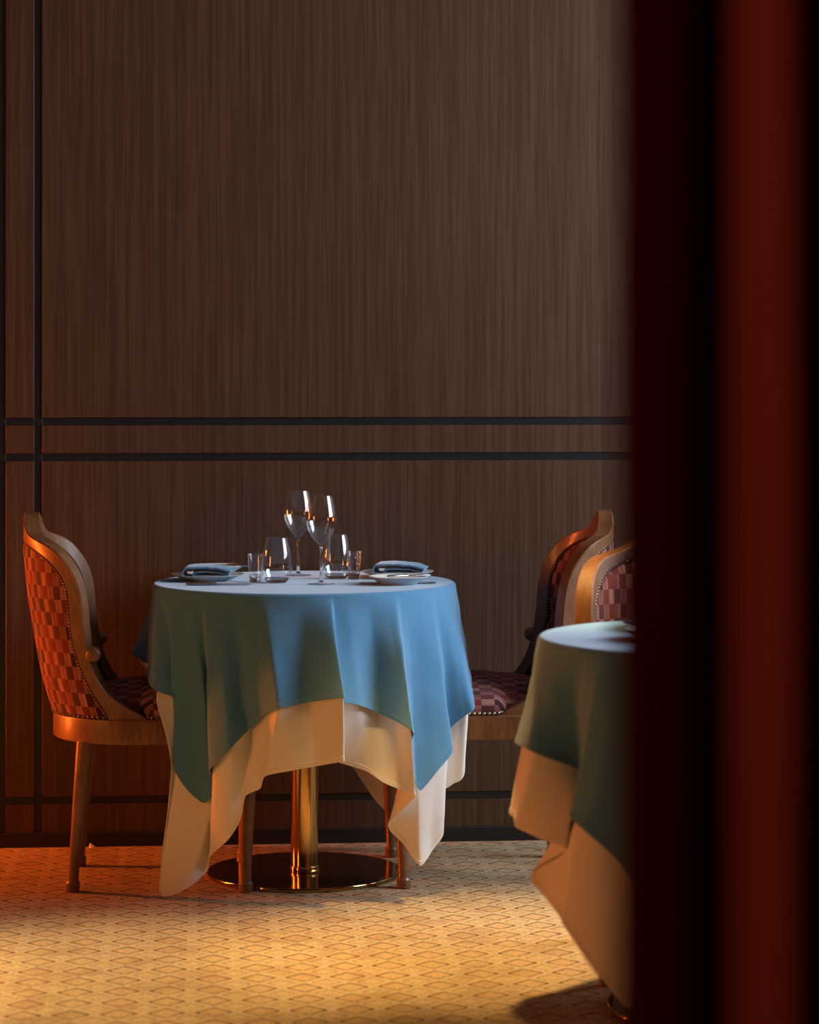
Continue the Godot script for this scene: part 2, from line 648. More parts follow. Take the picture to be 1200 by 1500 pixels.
func build_chair() -> Node3D:
	var t := thing("dining_chair", Vector3.ZERO)
	var edge := [Vector2(-0.02, 0.432), Vector2(-0.033, 0.442), Vector2(-0.065, 0.46), Vector2(-0.111, 0.492), Vector2(-0.139, 0.528), Vector2(-0.156, 0.565), Vector2(-0.167, 0.605), Vector2(-0.1745, 0.664), Vector2(-0.177, 0.70), Vector2(-0.184, 0.748), Vector2(-0.202, 0.795), Vector2(-0.234, 0.836), Vector2(-0.262, 0.858), Vector2(-0.291, 0.871), Vector2(-0.312, 0.880), Vector2(-0.323, 0.893), Vector2(-0.3305, 0.918), Vector2(-0.332, 0.934)]
	var inset := [Vector2(-0.112, 0.43), Vector2(-0.124, 0.452), Vector2(-0.157, 0.504), Vector2(-0.183, 0.558), Vector2(-0.198, 0.602), Vector2(-0.206, 0.64), Vector2(-0.21, 0.674), Vector2(-0.213, 0.721), Vector2(-0.220, 0.76), Vector2(-0.240, 0.797), Vector2(-0.270, 0.828), Vector2(-0.302, 0.848), Vector2(-0.325, 0.858), Vector2(-0.3345, 0.862)]
	var n := 64
	var ea := PackedVector2Array()
	var ia := PackedVector2Array()
	for k in n + 1:
		var e := pick(edge, float(k) / n)
		var i := pick(inset, float(k) / n)
		ea.append(Vector2(angle_of(e.x, e.y), e.y))
		ia.append(Vector2(angle_of(i.x, i.y), i.y))
	ea[n].x = 0.0
	ia[n].x = 0.0
	# carved frame round the back: a rounded bar between the edge and the upholstery, both halves in one run
	var rows := []
	for k in range(0, 2 * n + 1):
		var j := k if k <= n else 2 * n - k
		var sg := 1.0 if k <= n else -1.0
		var row := PackedVector3Array()
		var out := 0.006
		var inn := -0.036
		for c in [[0.0, out - 0.003], [0.0, out - 0.003], [0.09, out], [0.09, out], [0.93, out], [0.93, out], [1.0, out - 0.003], [1.0, out - 0.003], [1.0, inn + 0.003], [1.0, inn + 0.003], [0.93, inn], [0.93, inn], [0.09, inn], [0.09, inn], [0.0, inn + 0.003], [0.0, inn + 0.003]]:
			var q := ea[j].lerp(ia[j], c[0])
			row.append(shell(q.x * sg, q.y, c[1]))
		rows.append(row)
	var s := Shape.new()
	s.grid(rows, true, true)
	for e in [0, 2 * n]:
		var mid := Vector3.ZERO
		for p in rows[e]:
			mid += p
		mid /= rows[e].size()
		s.poly(Array(rows[e]), mid + Vector3(-1, 0, 0))
	piece("back_frame", s, M.chair_wood, t)
	# carved scrolls where the wings turn forward
	for sg in [-1.0, 1.0]:
		s = Shape.new()
		var bx := Basis(Vector3(1, 0, 0), Vector3(0, 0, sg), Vector3(0, -sg * sg, 0))
		s.lathe([Vector2(0.0001, 0.009), Vector2(0.006, 0.009), Vector2(0.007, 0.007), Vector2(0.012, 0.006), Vector2(0.017, 0.004), Vector2(0.0185, -0.002), Vector2(0.0185, -0.03), Vector2(0.0135, -0.036), Vector2(0.0001, -0.037)], 24, Vector3(-0.1535, 0.592, sg * 0.2175), bx)
		piece("scroll", s, M.chair_wood, t)
	# upholstery, outside and inside of the barrel
	for side in [0, 1]:
		s = Shape.new()
		rows = []
		var uvs := []
		for k in n + 1:
			var row := PackedVector3Array()
			var uvr := PackedVector2Array()
			for i in 33:
				var u := i / 16.0 - 1.0
				var a := u * ia[k].x
				var puff := 0.007 * (1 - pow(absf(u), 4.0)) * (1 - pow(absf(2.0 * k / n - 1), 6.0))
				var p := shell(a, ia[k].y, 0.001 + puff) if side == 0 else shell(a, ia[k].y, -0.031 - puff * 1.6)
				row.append(p)
				uvr.append(Vector2(signf(a) * (absf(a) * 0.215) / 0.168, -ia[k].y / 0.264))
			rows.append(row)
			uvs.append(uvr)
		s.grid(rows, false, side == 0, uvs)
		piece("outer_upholstery" if side == 0 else "inner_upholstery", s, M.fabric, t)
	# seat rail
	rows = []
	for c in [[0.371, -0.02], [0.371, 0.002], [0.371, 0.002], [0.374, 0.006], [0.428, 0.006], [0.432, 0.003], [0.432, 0.003], [0.432, -0.03]]:
		var row := ring_plan(c[1])
		for i in row.size():
			row[i].y = c[0]
		rows.append(row)
	var low := PackedVector3Array()
	low.resize(64)
	low.fill(Vector3(0, 0.371, 0))
	var top := low.duplicate()
	top.fill(Vector3(0, 0.432, 0))
	rows.push_front(low)
	rows.append(top)
	s = Shape.new()
	s.grid(rows, true)
	piece("seat_rail", s, M.chair_wood, t)
	# plump seat
	rows = []
	var suv := []
	for c in [[0.430, -0.006], [0.440, 0.001], [0.455, 0.003], [0.468, -0.003], [0.478, -0.016], [0.487, -0.038], [0.498, -0.08], [0.507, -0.12], [0.512, -0.16], [0.5135, -0.187]]:
		var row := cushion_plan(c[1])
		var uvr := PackedVector2Array()
		for i in row.size():
			row[i].y = c[0]
			uvr.append(Vector2((row[i].z + signf(row[i].z) * maxf(0.0, 0.48 - c[0]) * 0.8) / 0.168, (row[i].x + 0.5) / 0.264))
		rows.append(row)
		suv.append(uvr)
	var mid_row := PackedVector3Array()
	var mid_uv := PackedVector2Array()
	mid_row.resize(rows[0].size())
	mid_uv.resize(rows[0].size())
	mid_row.fill(Vector3(0.02, 0.5145, 0))
	mid_uv.fill(Vector2(0, 0.52 / 0.264))
	rows.append(mid_row)
	suv.append(mid_uv)
	s = Shape.new()
	s.grid(rows, true, false, suv)
	piece("seat_cushion", s, M.fabric, t)
	# domed nails along the edges of the upholstery
	s = Shape.new()
	for sg in [-1.0, 1.0]:
		for k in 62:
			var f := k / 62.0 * n
			var q: Vector2 = ia[int(f)].lerp(ia[mini(int(f) + 1, n)], f - int(f))
			for side in [0, 1]:
				var off := 0.002 if side == 0 else -0.033
				var aa: float = maxf(q.x - 0.012, 0.0) * sg
				var p := shell(aa, q.y - 0.001, off)
				var nn := (shell(aa, q.y, off + 0.01) - shell(aa, q.y, off)).normalized() * (1.0 if side == 0 else -1.0)
				s.dome(p, nn, 0.0042)
	for k in 38:
		var a := (k / 37.0 * 2 - 1) * ia[0].x
		s.dome(shell(a, 0.4365, 0.003), (shell(a, 0.44, 0.02) - shell(a, 0.44, 0.0)).normalized(), 0.0042)
	var plan := cushion_plan(0.0015, 256)
	var gone := 0.0
	for i in plan.size():
		var p := plan[i]
		var p2 := plan[(i + 1) % plan.size()]
		var step := p.distance_to(p2)
		var nn := (p2 - p).cross(Vector3.UP).normalized()
		if nn.dot(p + Vector3(0.055, 0, 0)) < 0:
			nn = -nn
		while gone < step:
			var q := p.lerp(p2, gone / step)
			if q.x > -0.03 and absf(q.z) > 0.2 or q.x > 0.0:
				s.dome(Vector3(q.x, 0.4375, q.z) + nn * 0.002, nn, 0.0044)
			gone += 0.0125
		gone -= step
	var braid := Shape.new()
	for side in [0, 1]:
		var path := []
		for k in range(0, 2 * n + 1):
			var j := k if k <= n else 2 * n - k
			var aa: float = maxf(ia[j].x - 0.012, 0.0) * (1.0 if k <= n else -1.0)
			path.append(shell(aa, ia[j].y - 0.001, 0.0 if side == 0 else -0.031))
		braid.tube(path, 0.0052, 6)
	var low_edge := []
	for k in 40:
		low_edge.append(shell((k / 39.0 * 2 - 1) * ia[0].x, 0.4365, 0.001))
	braid.tube(low_edge, 0.005, 6)
	var loop := []
	var around_seat := cushion_plan(0.0005, 192)
	for i in range(-48, 48):
		var p := around_seat[posmod(i, 192)]
		loop.append(Vector3(p.x, 0.4365, p.z))
	braid.tube(loop, 0.005, 6)
	piece("braid", braid, M.braid, t)
	var nails := piece("nailhead_trim", s, M.nail, t)
	nails.set_meta("kind", "stuff")
	# four tapered legs with stepped feet
	for l in [[Vector3(-0.176, 0.374, 0.178), Vector3(-0.208, 0, 0.167)], [Vector3(-0.176, 0.374, -0.178), Vector3(-0.208, 0, -0.167)], [Vector3(0.232, 0.374, 0.208), Vector3(0.221, 0, 0.210)], [Vector3(0.232, 0.374, -0.208), Vector3(0.221, 0, -0.210)]]:
		s = Shape.new()
		var prof := [[0.0, 0.0001], [0.0, 0.0165], [0.0, 0.0165], [0.002, 0.0180], [0.002, 0.0180], [0.022, 0.0182], [0.022, 0.0182], [0.027, 0.0150], [0.027, 0.0150], [0.0275, 0.0132], [0.06, 0.0136], [0.15, 0.0158], [0.25, 0.0185], [0.374, 0.0208], [0.374, 0.0001]]
		rows = []
		for c in prof:
			var k: float = c[0] / 0.374
			var o: Vector3 = l[1].lerp(l[0], k)
			var row := PackedVector3Array()
			for i in 16:
				var f := TAU * (i + 0.5) / 16
				row.append(o + Vector3(cos(f), 0, sin(f)) * c[1])
			rows.append(row)
		s.grid(rows, true)
		piece("leg", s, M.chair_wood, t)
	return t

# ---------------------------------------------------------------- cloths that hang from a round table
# key: angle on the rim (degrees from the side towards the viewer), then where the hem of the top cloth and of
# the under cloth hang: x, y in the frame and how far in front of the table's axis
func hung(keys: Array, f: float, col: int) -> Vector3:
	var n := keys.size()
	var k := int(floor(f))
	var t := f - k
	var p := []
	for o in [-1, 0, 1, 2]:
		var key: Array = keys[posmod(k + o, n)]
		if col == 0:
			var turn := 0.0
			if k + o < 0: turn = -360.0
			if k + o >= n: turn = 360.0
			p.append(Vector3(key[0] + turn, 0, 0))
		else:
			p.append(Vector3(key[col], key[col + 1], key[col + 2]))
	var m1: Vector3 = (p[2] - p[0]) * 0.36
	var m2: Vector3 = (p[3] - p[1]) * 0.36
	var t2 := t * t
	var t3 := t2 * t
	return p[1] * (2 * t3 - 3 * t2 + 1) + m1 * (t3 - 2 * t2 + t) + p[2] * (-2 * t3 + 3 * t2) + m2 * (t3 - t2)

func drape(keys: Array, centre: Vector3, depth: float, r: float, top: float, under: bool, seed_of: int) -> Array:
	var cols := keys.size() * 8
	var rows := []
	var bend := 0.010
	var wave := noise(seed_of, 2.2, 2)
	var rims := PackedVector3Array()
	var dirs := PackedVector3Array()
	var hems := PackedVector3Array()
	var mids := PackedVector3Array()
	for i in cols:
		var f := float(i) / 8.0
		var phi := deg_to_rad(hung(keys, f, 0).x)
		var d := cam_right * sin(phi) - cam_ahead * cos(phi)
		dirs.append(d)
		rims.append(Vector3(centre.x, 0, centre.z) + d * r + Vector3(0, top - bend, 0))
		var b := hung(keys, f, 1)
		var bp := at(b.x, b.y, depth - b.z)
		if under:
			var w := hung(keys, f, 4)
			var wp := at(w.x, w.y, depth - w.z)
			var axis := Vector3(centre.x, bp.y, centre.z)
			var m := bp.move_toward(axis, 0.014)
			if wp.y > bp.y - 0.03:
				m = rims[i].lerp(wp, 0.5)
			mids.append(m)
			hems.append(wp)
		else:
			mids.append(rims[i].lerp(bp, 0.5))
			hems.append(bp)
	for c in [0.0, 0.25, 0.5, 0.75, 0.9]:
		var row := PackedVector3Array()
		for i in cols:
			row.append(Vector3(centre.x, top, centre.z) + dirs[i] * (r - bend) * c)
		rows.append(row)
	for k in 5:
		var a := PI / 2 * k / 4.0
		var row := PackedVector3Array()
		for i in cols:
			row.append(Vector3(centre.x, top - bend + bend * cos(a), centre.z) + dirs[i] * (r - bend + bend * sin(a)))
		rows.append(row)
	var steps := 30
	for k in range(1, steps + 1):
		var v := float(k) / steps
		var row := PackedVector3Array()
		for i in cols:
			var p: Vector3
			if under:
				p = rims[i].lerp(mids[i], v * 2) if v < 0.5 else mids[i].lerp(hems[i], v * 2 - 1)
			else:
				p = rims[i].lerp(hems[i], v)
			var w := wave.get_noise_3dv(p * 2.0) * 0.007 * minf(1.0, v * 3.0)
			if under:
				w = wave.get_noise_3dv(p * 2.0) * 0.004 * clampf((v - 0.55) * 3.0, 0.0, 1.0)
			p += dirs[i] * w
			row.append(p)
		rows.append(row)
	return rows

func cloth_thing(called: String, rows: Array, m: Material, label: String, group: String) -> Node3D:
	var t := thing(called, Vector3.ZERO)
	tag(t, label, "tablecloth", group)
	var s := Shape.new()
	s.grid(rows, true)
	piece("cloth", s, m, t)
	# the sewn hem: a doubled strip along the lower edge
	s = Shape.new()
	var n := rows.size()
	var last: PackedVector3Array = rows[n - 1]
	var prev: PackedVector3Array = rows[n - 3]
	var o := []
	for c in [[0.0, -0.0006], [0.0, 0.0006], [0.001, 0.0009], [0.012, 0.0009], [0.012, 0.0009], [0.0128, 0.0], [0.012, -0.0009], [0.012, -0.0009], [0.001, -0.0009], [0.0, -0.0006]]:
		var row := PackedVector3Array()
		for i in last.size():
			var up := (prev[i] - last[i]).normalized()
			var along := (last[(i + 1) % last.size()] - last[posmod(i - 1, last.size())]).normalized()
			var nn := up.cross(along).normalized()
			row.append(last[i] + up * (c[0] - 0.0005) + nn * c[1])
		o.append(row)
	s.grid(o, true)
	piece("hem", s, m, t)
	return t

func build_table(where: Vector3, label: String) -> void:
	var t := thing("pedestal_table", where)
	tag(t, label, "table", "round pedestal tables")
	var s := Shape.new()
	s.lathe([Vector2(0.0001, 0.722), Vector2(0.372, 0.722), Vector2(0.379, 0.726), Vector2(0.379, 0.744), Vector2(0.374, 0.747), Vector2(0.374, 0.747), Vector2(0.0001, 0.747)], 64)
	piece("table_top", s, M.dark_wall, t)
	s = Shape.new()
	s.lathe([Vector2(0.0001, 0.008), Vector2(0.0355, 0.008), Vector2(0.0355, 0.723), Vector2(0.0355, 0.723), Vector2(0.0001, 0.723)], 48)
	piece("pole", s, M.brass, t)
	s = Shape.new()
	s.lathe([Vector2(0.036, 0.010), Vector2(0.0395, 0.010), Vector2(0.0395, 0.022), Vector2(0.038, 0.024), Vector2(0.0355, 0.024)], 48)
	piece("collar", s, M.brass, t)
	s = Shape.new()
	s.lathe([Vector2(0.0001, 0.0), Vector2(0.249, 0.0), Vector2(0.249, 0.0), Vector2(0.2505, 0.002), Vector2(0.2505, 0.0085), Vector2(0.248, 0.011), Vector2(0.248, 0.011), Vector2(0.0001, 0.011)], 96)
	piece("base_plate", s, M.plate_metal, t)

const KEYS_A := [
	[-180, 446, 965, -0.385, 446, 1065, -0.38], [-150, 340, 1010, -0.38, 350, 1110, -0.37], [-133, 285, 1105, -0.33, 300, 1195, -0.33],
	[-118, 232, 1000, -0.25, 275, 1110, -0.25], [-105, 191, 956, -0.12, 232, 958, -0.10], [-94, 215, 972, -0.02, 255, 970, 0.0],
	[-84, 216, 990, 0.11, 252, 990, 0.10], [-72, 227, 1011, 0.272, 229, 1026, 0.285], [-64, 262, 1031, 0.285, 252, 1123, 0.312],
	[-57, 256, 1125, 0.325, 234, 1297, 0.30], [-48, 296, 1175, 0.34, 250, 1312, 0.315], [-43, 315, 1162, 0.35, 280, 1297, 0.32],
	[-39, 321, 1148, 0.30, 304, 1276, 0.31], [-36, 307, 1129, 0.40, 308, 1254, 0.35], [-30, 337, 1097, 0.435, 335, 1229, 0.39],
	[-24, 362, 1071, 0.39, 352, 1200, 0.40], [-19, 379, 1057, 0.432, 360, 1166, 0.39], [-16, 389, 1045, 0.455, 381, 1155, 0.415],
	[-12, 408, 1038, 0.495, 388, 1137, 0.445], [-6, 428, 1034, 0.475, 425, 1129, 0.465], [1, 455, 1028, 0.455, 458, 1123, 0.455],
	[11, 504, 1021, 0.525, 504, 1115, 0.49], [13, 494, 1026, 0.465, 494, 1116, 0.42], [18, 527, 1033, 0.445, 536, 1129, 0.42],
	[26, 558, 1046, 0.395, 562, 1146, 0.42], [33, 588, 1060, 0.44, 590, 1158, 0.415], [37, 607, 1074, 0.475, 609, 1167, 0.41],
	[39, 601, 1095, 0.385, 571, 1203, 0.33], [41, 603, 1120, 0.37, 572, 1217, 0.31], [43, 610, 1148, 0.36, 592, 1237, 0.31],
	[46, 619, 1157, 0.36, 614, 1268, 0.315], [50, 641, 1129, 0.345, 632, 1247, 0.30], [55, 663, 1102, 0.32, 650, 1221, 0.29],
	[59, 657, 1072, 0.275, 644, 1166, 0.265], [64, 680, 1049, 0.27, 664, 1149, 0.265], [72, 694, 1036, 0.26, 681, 1129, 0.258],
	[84, 690, 990, 0.13, 672, 1000, 0.14], [97, 690, 985, -0.05, 674, 985, -0.04], [110, 678, 985, -0.18, 668, 990, -0.18],
	[121, 652, 1040, -0.26, 648, 1130, -0.26], [135, 606, 1105, -0.33, 600, 1205, -0.33], [148, 548, 1040, -0.37, 552, 1175, -0.36], [162, 508, 985, -0.385, 508, 1112, -0.375],
]
const KEYS_B := [
	[-180, 1072, 1060, -0.385, 1072, 1160, -0.38], [-150, 960, 1090, -0.37, 970, 1200, -0.37], [-135, 890, 1200, -0.33, 905, 1330, -0.32],
	[-118, 830, 1130, -0.24, 850, 1240, -0.22], [-104, 775, 1088, -0.14, 772, 1192, -0.13], [-92, 756, 1086, -0.04, 746, 1190, -0.04],
	[-86, 759, 1090, 0.0, 753, 1198, 0.0], [-80, 772, 1098, 0.09, 757, 1212, 0.02], [-70, 808, 1112, 0.105, 795, 1229, 0.07],
	[-61, 838, 1124, 0.095, 831, 1244, 0.10], [-58, 850, 1140, 0.085, 790, 1268, 0.01], [-55, 853, 1160, 0.09, 778, 1287, -0.01],
	[-52, 848, 1180, 0.16, 800, 1315, 0.03], [-49, 843, 1190, 0.20, 822, 1343, 0.11], [-46, 836, 1195, 0.25, 824, 1352, 0.20],
	[-40, 862, 1219, 0.30, 846, 1385, 0.26], [-35, 900, 1255, 0.34, 882, 1433, 0.31], [-30, 930, 1292, 0.38, 921, 1476, 0.34],
	[-24, 960, 1240, 0.42, 955, 1420, 0.38], [-16, 990, 1180, 0.45, 990, 1300, 0.44], [0, 1072, 1165, 0.48, 1072, 1260, 0.47],
	[20, 1160, 1180, 0.45, 1160, 1290, 0.44], [40, 1240, 1290, 0.37, 1240, 1460, 0.34], [62, 1320, 1200, 0.24, 1320, 1330, 0.22],
	[88, 1350, 1110, 0.05, 1345, 1220, 0.04], [112, 1310, 1120, -0.18, 1310, 1220, -0.17], [135, 1245, 1210, -0.33, 1240, 1340, -0.32], [155, 1160, 1090, -0.38, 1160, 1200, -0.37],
]

# ---------------------------------------------------------------- tableware
const TOP := 0.7525
func on_top(px: float, py: float) -> Vector3:
	# the point of the cloth on the table top that is seen there
	var p := at(px, py, (EYE - TOP) * F / (py - HORIZON))
	p.y = TOP
	return p

func build_glasses() -> void:
	# wine glass > bowl, stem, foot
	var bowl := [[0.0040, 0.094], [0.0050, 0.0985], [0.0085, 0.1035], [0.017, 0.1115], [0.0275, 0.1245], [0.0355, 0.1405], [0.0400, 0.1580], [0.0398, 0.172], [0.0370, 0.190], [0.0325, 0.209], [0.0288, 0.2245]]
	var stem := [[0.0062, 0.0065], [0.0045, 0.014], [0.0036, 0.03], [0.0033, 0.06], [0.0036, 0.085], [0.0041, 0.0945]]
	var wg: Node3D = null
	for g in [[on_top(437, 843), "wine glass standing farther back, nearer the panelled wall"], [on_top(470.5, 856), "wine glass at the front, in the middle of the table"]]:
		if wg == null:
			wg = thing("wine_glass", g[0])
			var prof := []
			for c in bowl:
				prof.append(Vector2(c[0], c[1]))
			prof.append(Vector2(0.0284, 0.2249))
			for k in range(bowl.size() - 1, 0, -1):
				prof.append(Vector2(bowl[k][0] - 0.0010, bowl[k][1] + (0.0010 if k < 4 else 0.0)))
			prof.append(Vector2(0.0001, 0.1010))
			var s := Shape.new()
			s.lathe(prof, 64)
			piece("bowl", s, M.thin_glass, wg)
			prof = [Vector2(0.0001, 0.0052)]
			for c in stem:
				prof.append(Vector2(c[0], c[1]))
			prof.append(Vector2(0.0001, 0.0948))
			s = Shape.new()
			s.lathe(prof, 24)
			piece("stem", s, M.glass, wg)
			s = Shape.new()
			s.lathe([Vector2(0.0001, 0.0004), Vector2(0.0345, 0.0002), Vector2(0.0352, 0.0009), Vector2(0.0340, 0.0016), Vector2(0.018, 0.0030), Vector2(0.009, 0.0050), Vector2(0.0001, 0.0056)], 64)
			piece("foot", s, M.thin_glass, wg)
			tag(wg, g[1], "wine glass", "wine glasses on the first table")
		else:
			tag(copy(wg, g[0]), g[1], "wine glass", "wine glasses on the first table")
	# stemless tumblers
	var outer := [[0.0235, 0.0], [0.0262, 0.002], [0.0320, 0.011], [0.0370, 0.023], [0.0392, 0.036], [0.0390, 0.049], [0.0372, 0.066], [0.0345, 0.085], [0.0312, 0.102], [0.0285, 0.1145]]
	var tb: Node3D = null
	for g in [[on_top(405.5, 853.5), "stemless tumbler beside the napkin plate, close to the wine glasses"], [on_top(493, 847.5), "stemless tumbler behind the front wine glass"]]:
		if tb == null:
			tb = thing("tumbler", g[0])
			var prof := []
			for k in range(2, outer.size()):
				prof.append(Vector2(outer[k][0], outer[k][1]))
			prof.append(Vector2(0.0278, 0.115))
			for k in range(outer.size() - 1, 1, -1):
				prof.append(Vector2(outer[k][0] - 0.0012, outer[k][1] + (0.001 if k == 2 else 0.0)))
			var s := Shape.new()
			s.lathe(prof, 64)
			piece("bowl", s, M.thin_glass, tb)
			s = Shape.new()
			s.lathe([Vector2(0.0001, 0.001), Vector2(0.0235, 0.0), Vector2(0.0262, 0.002), Vector2(0.0318, 0.0108), Vector2(0.0300, 0.0125), Vector2(0.022, 0.0108), Vector2(0.0001, 0.0100)], 64)
			piece("base", s, M.glass, tb)
			tag(tb, g[1], "tumbler", "stemless tumblers on the first table")
		else:
			tag(copy(tb, g[0]), g[1], "tumbler", "stemless tumblers on the first table")
	# thick-bottomed small glasses
	var sg: Node3D = null
	for g in [[on_top(374, 852.5), "small thick-bottomed glass next to the napkin lit orange"], [on_top(519, 848.5), "small thick-bottomed glass next to the front bread plate"]]:
		if sg == null:
			sg = thing("shot_glass", g[0])
			var s := Shape.new()
			s.lathe([Vector2(0.0160, 0.0185), Vector2(0.0168, 0.026), Vector2(0.0188, 0.05), Vector2(0.0212, 0.0715), Vector2(0.0206, 0.073), Vector2(0.0198, 0.0715), Vector2(0.0174, 0.05), Vector2(0.0152, 0.028), Vector2(0.0150, 0.0190)], 40)
			piece("bowl", s, M.thin_glass, sg)
			s = Shape.new()
			s.lathe([Vector2(0.0001, 0.001), Vector2(0.0145, 0.0), Vector2(0.0155, 0.001), Vector2(0.0158, 0.016), Vector2(0.0160, 0.0184), Vector2(0.0140, 0.0188), Vector2(0.0001, 0.0175)], 40)
			piece("base", s, M.glass, sg)
			tag(sg, g[1], "glass", "small glasses on the first table")
		else:
			var c := copy(sg, g[0])
			tag(c, g[1], "glass", "small glasses on the first table")
			# the small printed emblem: a dark square with a light cross
			var s := Shape.new()
			var rows := []
			for j in 2:
				var row := PackedVector3Array()
				for i in 5:
					var a := -PI / 2 + 0.1 + (i / 4.0 - 0.5) * 0.45
					var rr := 0.0193 + j * 0.0010
					row.append(Vector3(cos(a) * rr, 0.053 + j * 0.009, -sin(a) * rr))
				rows.append(row)
			s.grid(rows, false, true)
			piece("emblem", s, M.mark, c)
			s = Shape.new()
			s.box(Vector3(0.0012, 0.0550, 0.0199), Vector3(0.0022, 0.0602, 0.0203), 0.0001)
			s.box(Vector3(-0.0006, 0.0570, 0.0199), Vector3(0.0040, 0.0582, 0.0203), 0.0001)
			piece("cross", s, M.porcelain, c.get_node("emblem"))

func plate_shape(r: float, h: float) -> Shape:
	var s := Shape.new()
	s.lathe([Vector2(0.0001, 0.0015), Vector2(r * 0.55, 0.0), Vector2(r * 0.6, 0.0), Vector2(r * 0.68, h * 0.25), Vector2(r * 0.97, h * 0.86), Vector2(r, h * 0.95), Vector2(r * 0.995, h), Vector2(r * 0.96, h * 0.99), Vector2(r * 0.68, h * 0.48), Vector2(r * 0.6, h * 0.32), Vector2(r * 0.3, h * 0.28), Vector2(0.0001, h * 0.28)], 64)
	return s

func build_knife(where: Vector3, turn: float, tilt: float, length: float, label: String) -> void:
	var t := thing("table_knife", where, turn)
	t.rotation.z = tilt
	tag(t, label, "knife", "knives on the first table")
	var s := Shape.new()
	var rows := []
	var l := length
	for c in [[0.0, 0.003, 0.002], [0.004, 0.0075, 0.0032], [l * 0.2, 0.0075, 0.0036], [l * 0.4, 0.006, 0.0034], [l * 0.45, 0.0045, 0.003]]:
		var row := PackedVector3Array()
		for i in 12:
			var f := TAU * i / 12
			row.append(Vector3(c[0], 0.0037 + sin(f) * c[2], cos(f) * c[1]))
		rows.append(row)
	s.grid(rows, true)
	piece("handle", s, M.steel, t)
	s = Shape.new()
	rows = []
	for c in [[l * 0.44, 0.004, 0.0022], [l * 0.48, 0.0075, 0.0016], [l * 0.75, 0.0085, 0.0012], [l * 0.93, 0.0078, 0.001], [l, 0.001, 0.0006]]:
		var row := PackedVector3Array()
		for i in 8:
			var f := TAU * i / 8
			row.append(Vector3(c[0], 0.003 + sin(f) * c[2], cos(f) * c[1]))
		rows.append(row)
	s.grid(rows, true)
	piece("blade", s, M.steel, t)

func build_fork(where: Vector3, turn: float, label: String) -> void:
	var t := thing("table_fork", where, turn)
	tag(t, label, "fork")
	var s := Shape.new()
	var rows := []
	for c in [[0.0, 0.004, 0.0016], [0.01, 0.008, 0.0022], [0.07, 0.0045, 0.0024], [0.125, 0.0035, 0.0022], [0.14, 0.010, 0.0014], [0.155, 0.0115, 0.0012]]:
		var row := PackedVector3Array()
		for i in 10:
			var f := TAU * i / 10
			row.append(Vector3(c[0], 0.0027 + sin(f) * c[2], cos(f) * c[1]))
		rows.append(row)
	s.grid(rows, true)
	piece("handle", s, M.steel, t)
	for k in 4:
		s = Shape.new()
		s.box(Vector3(0.153, 0.0018, -0.0115 + k * 0.0062), Vector3(0.195, 0.0034, -0.0115 + k * 0.0062 + 0.0042), 0.0005)
		piece("tine", s, M.steel, t)

func build_napkin(where: Vector3, turn: float, wide: float, label: String) -> void:
	# a cloth folded in zigzag; the folded sheet is swept across its depth
	var t := thing("folded_napkin", where, turn)
	tag(t, label, "napkin", "folded blue napkins")
	var w := wide
	var layers := [
		# centre lines of the folded sheet seen from the front: x, y
		[Vector2(w * 0.48, 0.0030), Vector2(w * 0.2, 0.0026), Vector2(-w * 0.2, 0.0030), Vector2(-w * 0.44, 0.0040), Vector2(-w * 0.495, 0.0090), Vector2(-w * 0.5, 0.015), Vector2(-w * 0.465, 0.0225), Vector2(-w * 0.38, 0.0260), Vector2(-w * 0.15, 0.0272), Vector2(w * 0.1, 0.0262), Vector2(w * 0.35, 0.0225), Vector2(w * 0.50, 0.0165)],
		[Vector2(w * 0.46, 0.0080), Vector2(w * 0.2, 0.0078), Vector2(-w * 0.18, 0.0076), Vector2(-w * 0.27, 0.0090), Vector2(-w * 0.29, 0.0125), Vector2(-w * 0.25, 0.0155), Vector2(-w * 0.1, 0.0172), Vector2(w * 0.15, 0.0168), Vector2(w * 0.34, 0.0146), Vector2(w * 0.475, 0.0115)],
	]
	var wob := noise(61, 20.0, 2)
	for li in layers.size():
		var list: Array = layers[li]
		var thick := 0.0021 if li == 0 else 0.0017
		var pts := []
		for k in 41:
			pts.append(pick(list, k / 40.0))
		var section := []
		for k in 41:
			var d: Vector2 = (pts[mini(k + 1, 40)] - pts[maxi(k - 1, 0)]).normalized()
			section.append(pts[k] + Vector2(-d.y, d.x) * thick)
		for k in range(40, -1, -1):
			var d: Vector2 = (pts[mini(k + 1, 40)] - pts[maxi(k - 1, 0)]).normalized()
			section.append(pts[k] - Vector2(-d.y, d.x) * thick)
		var s := Shape.new()
		var rows := []
		var half := 0.052 if li == 0 else 0.049
		for j in 9:
			var z := (j / 8.0 - 0.5) * 2 * half
			var row := PackedVector3Array()
			for p in section:
				var y: float = p.y * (1.0 - 0.10 * pow(absf(z) / half, 3.0)) + wob.get_noise_2d(p.x * 2, z * 2) * 0.0012
				row.append(Vector3(p.x, maxf(y, 0.0) * 1.22, z))
			rows.append(row)
		s.grid(rows, true, true)
		var tri := Geometry2D.triangulate_polygon(PackedVector2Array(section))
		for e in [0, 8]:
			var inside := Vector3(0, 0.01, 0)
			for k in range(0, tri.size(), 3):
				s.poly([rows[e][tri[k]], rows[e][tri[k + 1]], rows[e][tri[k + 2]]], inside)
		piece("outer_fold" if li == 0 else "inner_fold", s, M.napkin, t)

